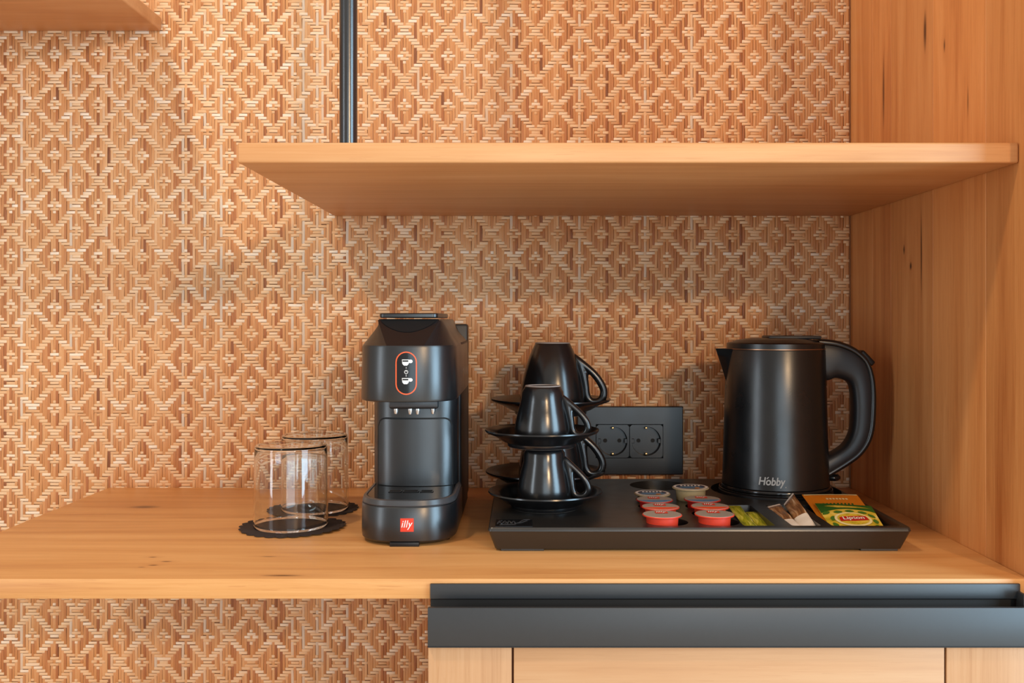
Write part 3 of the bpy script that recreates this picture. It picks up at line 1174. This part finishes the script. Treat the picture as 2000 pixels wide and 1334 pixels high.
make_saucer('cappuccino_saucer', 'large black saucer balanced on the lower large cup behind', .0720, .0420, .0192, gs, (RX + .0062, RY, TT + .0863))
make_cup('cappuccino_cup', 'large black cup upside down on top of the rear stack', .0392, .0210, .0800, gc, (RX + .0085, RY, TT + .0925), math.radians(-4), .0265)

# ------------------------------------------------------------------ kettle
KZ = CT + .0150
pb = thing('kettle_base', 'round black power base under the electric kettle', 'power base', (KX, KY, KZ))
lathe('plate', [(0, 0), (.0655, 0), (.0662, .0020), (.0655, .0100), (.0628, .0125), (0, .0125)], 'machine_dark', pb, 64)
lathe('rim_line', [(.0640, .0118), (.0652, .0118), (.0652, .0126), (.0640, .0128)], 'gloss_black', pb, 64)
KB = KZ + .0125
ket = thing('electric_kettle', 'matt black electric kettle with a loop handle and pointed spout', 'kettle', (KX, KY, KB))
BH = .9905 - KB
r0, r1 = .0615, .0568


def kr(z):
    return r0 + (r1 - r0) * z / BH


lathe('bottom_ring', [(0, .0), (.0600, .0), (.0622, .0010), (.0624, .0028), (.0616, .0040), (0, .0040)], 'gloss_black', ket, 72)
lathe('body', [(0, .0038), (.0606, .0038), (.0618, .0052), (kr(.012), .012), (kr(BH * .5), BH * .5), (kr(BH - .002), BH - .002), (r1 - .0008, BH), (0, BH)], 'kettle', ket, 96, 40)
lathe('copper_line', [(r1 - .0008, BH - .0004), (r1 + .0004, BH - .0004), (r1 + .0004, BH + .0004), (r1 - .0008, BH + .0004)], 'copper', ket, 96)
lid = lathe('lid', [(0, BH), (r1 - .0006, BH), (r1 - .0008, BH + .0060), (r1 - .0024, BH + .0072), (r1 - .006, BH + .0078), (r1 - .012, BH + .0100), (.030, BH + .0122), (0, BH + .0130)], 'kettle', ket, 96, 30)
V, Fc = box_geo(-.012, .050, -.017, .017, BH + .0112, BH + .0152, .0018)
mesh_obj('lid_ridge', V, Fc, 'kettle_grip', lid)
# spout: a V-shaped beak to the left
V, Fc = [], []
tipx, tz = -.0708, BH + .0002
n = 8
for i in range(n + 1):
    q = i / n
    z = BH - .040 * (1 - q)
    rb = kr(z)
    half = .0015 + .019 * q
    yb_ = half
    xb = -math.sqrt(max(0, (rb - .001) ** 2 - yb_ ** 2))
    xt = -(rb - .0005) - (abs(tipx) - rb) * q
    V += [(xb, -yb_, z), (xt - .0000, -.0016 * q, z), (xt, .0016 * q, z), (xb, yb_, z)]
for i in range(n):
    k = 4 * i
    for a in range(3):
        Fc.append([k + a, k + a + 1, k + a + 5, k + a + 4])
    Fc.append([k + 3, k, k + 4, k + 7])
Fc += [[0, 1, 2, 3][::-1], [4 * n, 4 * n + 1, 4 * n + 2, 4 * n + 3]]
mesh_obj('spout', V, Fc, 'kettle', ket, 40)


def kp(px, py):
    return (X(px, KY) - KX, 0.0, Z(py, KY) - KB)


outer = [(1560, 661), (1612, 663), (1645, 670), (1672, 684), (1692, 706), (1703, 745), (1705, 800), (1699, 850), (1680, 884), (1650, 908), (1600, 937)]
inner = [(1560, 700), (1606, 741), (1630, 738), (1649, 743), (1658, 752), (1662, 775), (1663, 805), (1660, 838), (1650, 861), (1634, 876), (1600, 894)]
po = spline([kp(*p) for p in outer], 6)
pi_ = spline([kp(*p) for p in inner], 6)
sect = oval(1, 1, 20, 3.0)
rings = []
rings_b = []
for a, b in zip(po, pi_):
    c = (a + b) / 2
    h = (a - b) / 2
    rings.append([c + h * u + Vector((0, v * .0135, 0)) for u, v in sect])
    hn = h.normalized()
    cb = a - hn * .0036
    rings_b.append([cb + hn * (u * .0042) + Vector((0, v * .0138, 0)) for u, v in oval(1, 1, 20, 3.4)])
han = mesh_obj('handle', *loft_geo(rings[5:]), 'kettle_grip', ket, 50)
mesh_obj('handle_cover', *loft_geo(rings_b[4:]), 'kettle', han, 50)
# switch on the shoulder of the handle
p = kp(1690, 699)
V, Fc = box_geo(-.0105, .0105, -.0085, .0085, -.0036, .0036, .0022, 3)
R = Matrix.Rotation(math.radians(46), 4, 'Y')
mesh_obj('switch', [R @ v + Vector(p) for v in V], Fc, 'machine_dark', han)
p = kp(1626, 932)
V, Fc = lathe_geo([(0, -.0042), (.0065, -.0036), (.0090, -.001), (.0090, .001), (.0065, .0036), (0, .0042)], 28)
mesh_obj('handle_foot', [Vector((v.x, v.y, v.z)) + Vector(p) for v in V], Fc, 'gloss_black', han, 60)


def kettle_pt(x_, y_):
    a = X(1510, 1.113) - KX
    u = x_ + a
    z = y_ + Z(944, 1.113) - KB
    r = kr(z) + .0005
    return Vector((u, -math.sqrt(r * r - u * u), z))


print_on('lettering', fit_text('Hobby', .0282, .0118, shear=0.18, bold=0.022), kettle_pt, 'grey_print', ket, .003)
print_on('accent_mark', poly_geo([(-.0062, .0040), (-.0048, .0040), (-.0034, .0062), (-.0046, .0062)]), kettle_pt, 'grey_print', ket, .003)
print_on('full_stop', poly_geo([(.0143 + .0006 * c, -.0048 + .0006 * s_) for c, s_ in oval(1, 1, 10)]), kettle_pt, 'grey_print', ket, .003)

# ------------------------------------------------------------------ capsules
gp = 'portion cups in the tray wells'


def pod(name, label, cx, cy, zl, R, body_mat, lid_kind, h=.0165, tilt=0.0, text=True):
    """portion cup hanging by its rim; zl = height of the lid, R = lid radius"""
    t = thing(name, label, 'portion cup', (cx, cy, zl - h), 0, gp)
    t.rotation_euler = (tilt, 0, 0)
    lathe('cup', [(0, 0), (R * .74, 0), (R * .77, .0008), (R * .82, h - .0018), (R * .98, h - .0014), (R, h - .0007), (R * .985, h), (0, h)], body_mat, t, 44, 35)
    ld = lathe('lid', [(0, h + .00025), (R * .95, h + .00025), (R * .965, h - .0001), (0, h - .0001)], 'foil', t, 44, 35)

    def on(off):
        return lambda a, b: Vector((a, b, h + off))
    if lid_kind in ('red', 'blue'):
        band = 'orange_red' if lid_kind == 'red' else 'blue'
        # coloured segment along the near edge of the foil
        arc = [(R * .94 * math.cos(math.radians(a)), R * .94 * math.sin(math.radians(a))) for a in range(200, 341, 7)]
        print_on('lid_band', poly_geo(arc), on(.0004), band, ld, 1)
    if lid_kind == 'plain':
        pass
    if lid_kind in ('red', 'blue', 'plain'):
        print_on('lid_logo', poly_geo([(-.0062, .0016), (.0062, .0016), (.0062, .0120), (-.0062, .0120)]), on(.0005), 'red_logo', ld, 1)
        g = fit_text('illy', .0106, .0088, shear=.26, bold=.014, spacing=1.08)
        print_on('lid_lettering', ([v + Vector((0, .0068, 0)) for v in g[0]], g[1]), on(.0008), 'white', ld, 1)
    if lid_kind == 'milk':
        print_on('lid_ring', ring_geo([(R * .93 * c, R * .93 * s_) for c, s_ in oval(1, 1, 40)], [(R * .80 * c, R * .80 * s_) for c, s_ in oval(1, 1, 40)]), on(.0004), 'white', ld, 1)
        print_on('lid_picture', poly_geo([(R * .78 * c, R * .10 + R * .58 * s_) for c, s_ in oval(1, 1, 30)]), on(.0005), 'navy', ld, 1)
        print_on('lid_picture', poly_geo([(R * .66 * c, -R * .30 + R * .28 * s_) for c, s_ in oval(1, 1, 24)]), on(.0007), 'blue', ld, 1)
        for q in range(6):
            a0 = -R * .55 + q * R * .19
            print_on('lid_mark', poly_geo([(a0, R * .02), (a0 + R * .12, R * .02), (a0 + R * .15, R * .36), (a0 + R * .03, R * .36)]), on(.0009), 'white', ld, 1)
        print_on('lid_mark', poly_geo([(R * .12, -R * .72), (R * .36, -R * .72), (R * .40, -R * .44), (R * .16, -R * .44)]), on(.0010), 'tea_orange', ld, 1)
    return t


pod('coffee_capsule', 'red portion cup with plain grey lid, nearest in the left row', .1380, .9845, .8326, .0195, 'pod_red', 'plain')
pod('coffee_capsule', 'red portion cup with orange lid edge, second in the left row', .1420, 1.0255, .8326, .0193, 'pod_red', 'red')
pod('coffee_capsule', 'dark red portion cup with blue lid edge, third in the left row', .1412, 1.0660, .8326, .0195, 'pod_dark_red', 'blue')
pod('creamer_cup', 'low creamer cup with picture lid at the back of the left row', .1440, 1.1062, .8322, .0200, 'pod_cream', 'milk')
pod('coffee_capsule', 'red portion cup with shiny grey lid, nearest in the right row', .1895, .9845, .8330, .0195, 'pod_red', 'plain')
pod('coffee_capsule', 'red portion cup with orange lid edge, second in the right row', .1930, 1.0265, .8328, .0195, 'pod_red', 'red')
pod('coffee_capsule', 'dark red portion cup with blue lid edge, third in the right row', .1925, 1.0675, .8328, .0195, 'pod_dark_red', 'blue')
pod('creamer_cup', 'tall cream-coloured milk cup with blue picture lid standing on the tray', .1870, 1.1090, TT + .0140, .0203, 'pod_cream', 'milk', .0140)

# ------------------------------------------------------------------ sachets
def sachet(name, label, top, bot, w, mat, group, th=.0035, twist_top=0.0, twist_bot=0.0, end_mat=None, split=None):
    """flat stick pack from its top (far) end to its bottom (near) end"""
    a, b = Vector(top), Vector(bot)
    t = thing(name, label, 'sachet', ((a + b) / 2), 0, group)
    o = (a + b) / 2
    d = (b - a).normalized()
    side_ = Vector((1, 0, 0)) - d * d.x
    side_.normalize()
    up = side_.cross(d)
    if up.z < 0:
        up = -up
    n = 14

    def ring(q):
        tw = twist_top * (1 - q) + twist_bot * q
        s_ = side_ * math.cos(tw) + up * math.sin(tw)
        u = up * math.cos(tw) - side_ * math.sin(tw)
        e = min(q, 1 - q) / .09
        k = min(1.0, max(.12, e))
        ww = w / 2 * (1.06 if e < .7 else 1.0)
        c = a.lerp(b, q) - o
        wob = .0004 * math.sin(q * 19)
        return [c + s_ * ww * x_ + u * (th / 2 * k * z_ + wob) for x_, z_ in oval(1, 1, 14, 2.4)]
    if split is None:
        mesh_obj('wrapper', *loft_geo([ring(i / n) for i in range(n + 1)]), mat, t, 50)
    else:
        mesh_obj('wrapper', *loft_geo([ring(split * i / n) for i in range(n + 1)]), mat, t, 50)
        mesh_obj('plain_end', *loft_geo([ring(split + (1 - split) * i / n) for i in range(n + 1)]), end_mat, t, 50)
    # crimped seal across the far end
    r = ring(0.0)
    c0 = sum(r, Vector()) / len(r)
    V, Fc = loft_geo([[c0 + (p_ - c0) * Vector((1.0, 1.0, 1.0)).x - d * dd for p_ in r] for dd in (-.001, .0035)])
    mesh_obj('seal', V, Fc, end_mat or mat, t, 50)
    return t


sachet('sugar_stick', 'green and yellow sugar stick leaning left in its well', (.2265, 1.066, .8245), (.2290, .972, .8155), .0135, 'stick_green', 'stick sachets', .0032)
sachet('sugar_stick', 'green and yellow sugar stick lying nearer the right edge of its well', (.2412, 1.048, .8215), (.2412, .972, .8150), .0115, 'stick_green', 'stick sachets', .0032)
sachet('coffee_stick', 'brown stick sachet with white end lying flat in the middle well', (.2672, 1.062, .8255), (.2690, .972, .8165), .0150, 'stick_brown', 'stick sachets', .0040, .25, .0, 'stick_white', .55)
sachet('coffee_stick', 'brown stick sachet with white end, its tip twisted upright', (.2842, 1.063, .8325), (.2825, .972, .8165), .0150, 'stick_brown', 'stick sachets', .0040, .95, .1, 'stick_white', .52)


def envelope(name, label, TL, TR, BL, BR, mat, th=.0022):
    TL, TR, BL, BR = map(Vector, (TL, TR, BL, BR))
    o = (TL + TR + BL + BR) / 4
    t = thing(name, label, 'tea bag', o, 0, 'tea bags in the right well')

    def pt(u, v, off=0.0):
        p_ = BL.lerp(BR, u).lerp(TL.lerp(TR, u), v) - o
        bulge = th * (math.sin(PI * min(1, max(0, u))) * math.sin(PI * min(1, max(0, v)))) ** .5
        return p_ + Vector((0, 0, bulge + off))
    n = 14
    top = [[pt(i / n, j / n) for i in range(n + 1)] for j in range(n + 1)]
    bot = [[BL.lerp(BR, i / n).lerp(TL.lerp(TR, i / n), j / n) - o - Vector((0, 0, .0005)) for i in range(n + 1)] for j in range(n + 1)]
    V = [p_ for r in top for p_ in r] + [p_ for r in bot for p_ in r]
    k = (n + 1) ** 2
    Fc = []
    for j in range(n):
        for i in range(n):
            a_ = j * (n + 1) + i
            Fc.append([a_, a_ + 1, a_ + n + 2, a_ + n + 1])
            Fc.append([k + a_ + n + 1, k + a_ + n + 2, k + a_ + 1, k + a_])
    for i in range(n):
        Fc.append([i, k + i, k + i + 1, i + 1])
        q = n * (n + 1) + i
        Fc.append([q + 1, k + q + 1, k + q, q])
        q = i * (n + 1)
        Fc.append([q + n + 1, k + q + n + 1, k + q, q])
        q = i * (n + 1) + n
        Fc.append([q, k + q, k + q + n + 1, q + n + 1])
    mesh_obj('wrapper', V, Fc, mat, t, 40)
    return t, pt


def art(parent, name, pts, pt, mat, off):
    return print_on(name, poly_geo(pts), lambda u, v: pt(u, v, off), mat, parent, .09)


tb, pt = envelope('tea_bag', 'orange tea bag envelope lying behind the yellow one', (.3075, 1.098, .8320), (.3680, 1.098, .8320), (.3035, .990, .8145), (.3600, .990, .8145), 'tea_orange')
for q in range(7):
    u = .36 + q * .058
    art(tb, 'print_dash', [(u, .80), (u + .040, .80), (u + .040, .845), (u, .845)], pt, 'tea_cream', .0004)
for q in range(9):
    u = .22 + q * .065
    art(tb, 'print_dash', [(u, .625), (u + .030, .625), (u + .045, .69), (u + .012, .69)], pt, 'tea_green', .0004)
art(tb, 'print_line', [(.02, .955), (.98, .955), (.98, .985), (.02, .985)], pt, 'tea_cream', .0004)

tb, pt = envelope('tea_bag', 'yellow tea bag envelope with green top and red oval emblem', (.3110, 1.062, .8290), (.3655, 1.046, .8290), (.3030, .9720, .8180), (.3550, .9720, .8180), 'tea_yellow')
wav = [(0, .99), (0, .62), (.12, .66), (.3, .73), (.5, .76), (.7, .74), (.9, .72), (1, .70), (1, .99)]
art(tb, 'green_band', wav, pt, 'tea_green', .0003)
art(tb, 'leaf_band', [(.12, .86), (.35, .90), (.7, .88), (.95, .84), (.7, .82), (.35, .80)], pt, 'tea_yellow', .0005)
for (lu, lv, la) in ((.08, .60, .5), (.14, .40, 1.2), (.12, .18, 1.9), (.30, .62, .1), (.52, .66, 0), (.74, .63, -.2), (.88, .52, -.9), (.90, .32, -1.5), (.86, .12, -2.1), (.30, .08, .2), (.62, .06, -.2)):
    lp = [(lu + .085 * c * math.cos(la) - .05 * s_ * math.sin(la), lv + .085 * c * math.sin(la) + .05 * s_ * math.cos(la)) for c, s_ in oval(1, 1, 10, 1.5)]
    art(tb, 'printed_leaf', lp, pt, 'tea_leaf', .0004)
art(tb, 'emblem', [(.50 + .34 * c, .36 + .24 * s_) for c, s_ in oval(1, 1, 36)], pt, 'tea_cream', .0006)
art(tb, 'emblem', [(.50 + .29 * c, .36 + .195 * s_) for c, s_ in oval(1, 1, 36)], pt, 'tea_yellow', .0008)
art(tb, 'emblem_shield', [(.24, .27), (.36, .28), (.50, .275), (.66, .30), (.78, .325), (.75, .46), (.64, .455), (.50, .435), (.36, .43), (.25, .40)], pt, 'tea_red', .0011)
g = fit_text('Lipton', .40, .135, bold=.022)
print_on('emblem_lettering', ([Vector((v.x + .505, v.y + .36 + v.x * .09, 0)) for v in g[0]], g[1]), lambda u, v: pt(u, v, .0014), 'white', tb, .09)

# ------------------------------------------------------------------ coasters and glasses
def coaster(label, cx, cy, z, R, ph, wave):
    t = bpy.data.objects
    n, sc = 312, 26
    V, Fc = [], []
    rs = [0, .35, .72, .90, .945, 1.0]
    for side_ in (0, 1):
        for k, f in enumerate(rs):
            for i in range(n):
                a = 2 * PI * i / n
                r = R * f
                if f > .93:
                    r = R * (f - .075 + .075 * abs(math.sin(a * sc / 2)) ** .8)
                lift = wave * (f ** 4) * (0.5 + 0.5 * math.sin(2 * a + ph)) if f > .72 else 0
                V.append((r * math.cos(a), r * math.sin(a), (0 if side_ == 0 else .0005) + lift))
    m = len(rs) * n
    for side_ in (0, 1):
        for k in range(len(rs) - 1):
            for i in range(n):
                j = (i + 1) % n
                o = side_ * m
                Fc.append([o + k * n + i, o + k * n + j, o + (k + 1) * n + j, o + (k + 1) * n + i])
    for i in range(n):
        j = (i + 1) % n
        Fc.append([(len(rs) - 1) * n + i, (len(rs) - 1) * n + j, m + (len(rs) - 1) * n + j, m + (len(rs) - 1) * n + i])
    o = mesh_obj('paper_coaster', V, Fc, 'paper_black', None, 30, (cx, cy, z))
    return tag(o, label, 'coaster', 'scalloped paper coasters')


coaster('black scalloped paper coaster under the rear glass', X(609, 1.18), 1.181, CT + .0001, .0548, .6, .0012)
coaster('black scalloped paper coaster under the front glass', X(573, 1.081), 1.079, CT + .0007, .0570, 2.4, .0016)


def glass(label, cx, cy, z):
    t = thing('tumbler', label, 'glass', (cx, cy, z), 0, 'upturned glass tumblers')
    H, R, Rt = .0885, .0397, .0386
    w = .0013
    prof = [(R - w * .5, 0), (R, .0006), (R, .004), (R - .0002, .030), (Rt, .072), (Rt - .0001, H - .0035), (Rt - .0005, H - .0014), (Rt - .0016, H - .0003), (Rt - .0034, H), (0, H - .0004),
            (0, H - .0028), (Rt - .008, H - .0029), (Rt - w - .0024, H - .0035), (Rt - w - .0006, H - .0056), (Rt - w, .070), (R - w - .0002, .030), (R - w, .004), (R - w, .0006), (R - w * .5, 0)]
    lathe('bowl', prof, 'glass', t, 96, 60)
    return t


glass('clear glass tumbler upside down on the nearer coaster', X(568.5, 1.081), 1.081, CT + .0013)
glass('clear glass tumbler upside down behind, beside the coffee machine', X(614.5, 1.18), 1.1805, CT + .0007)
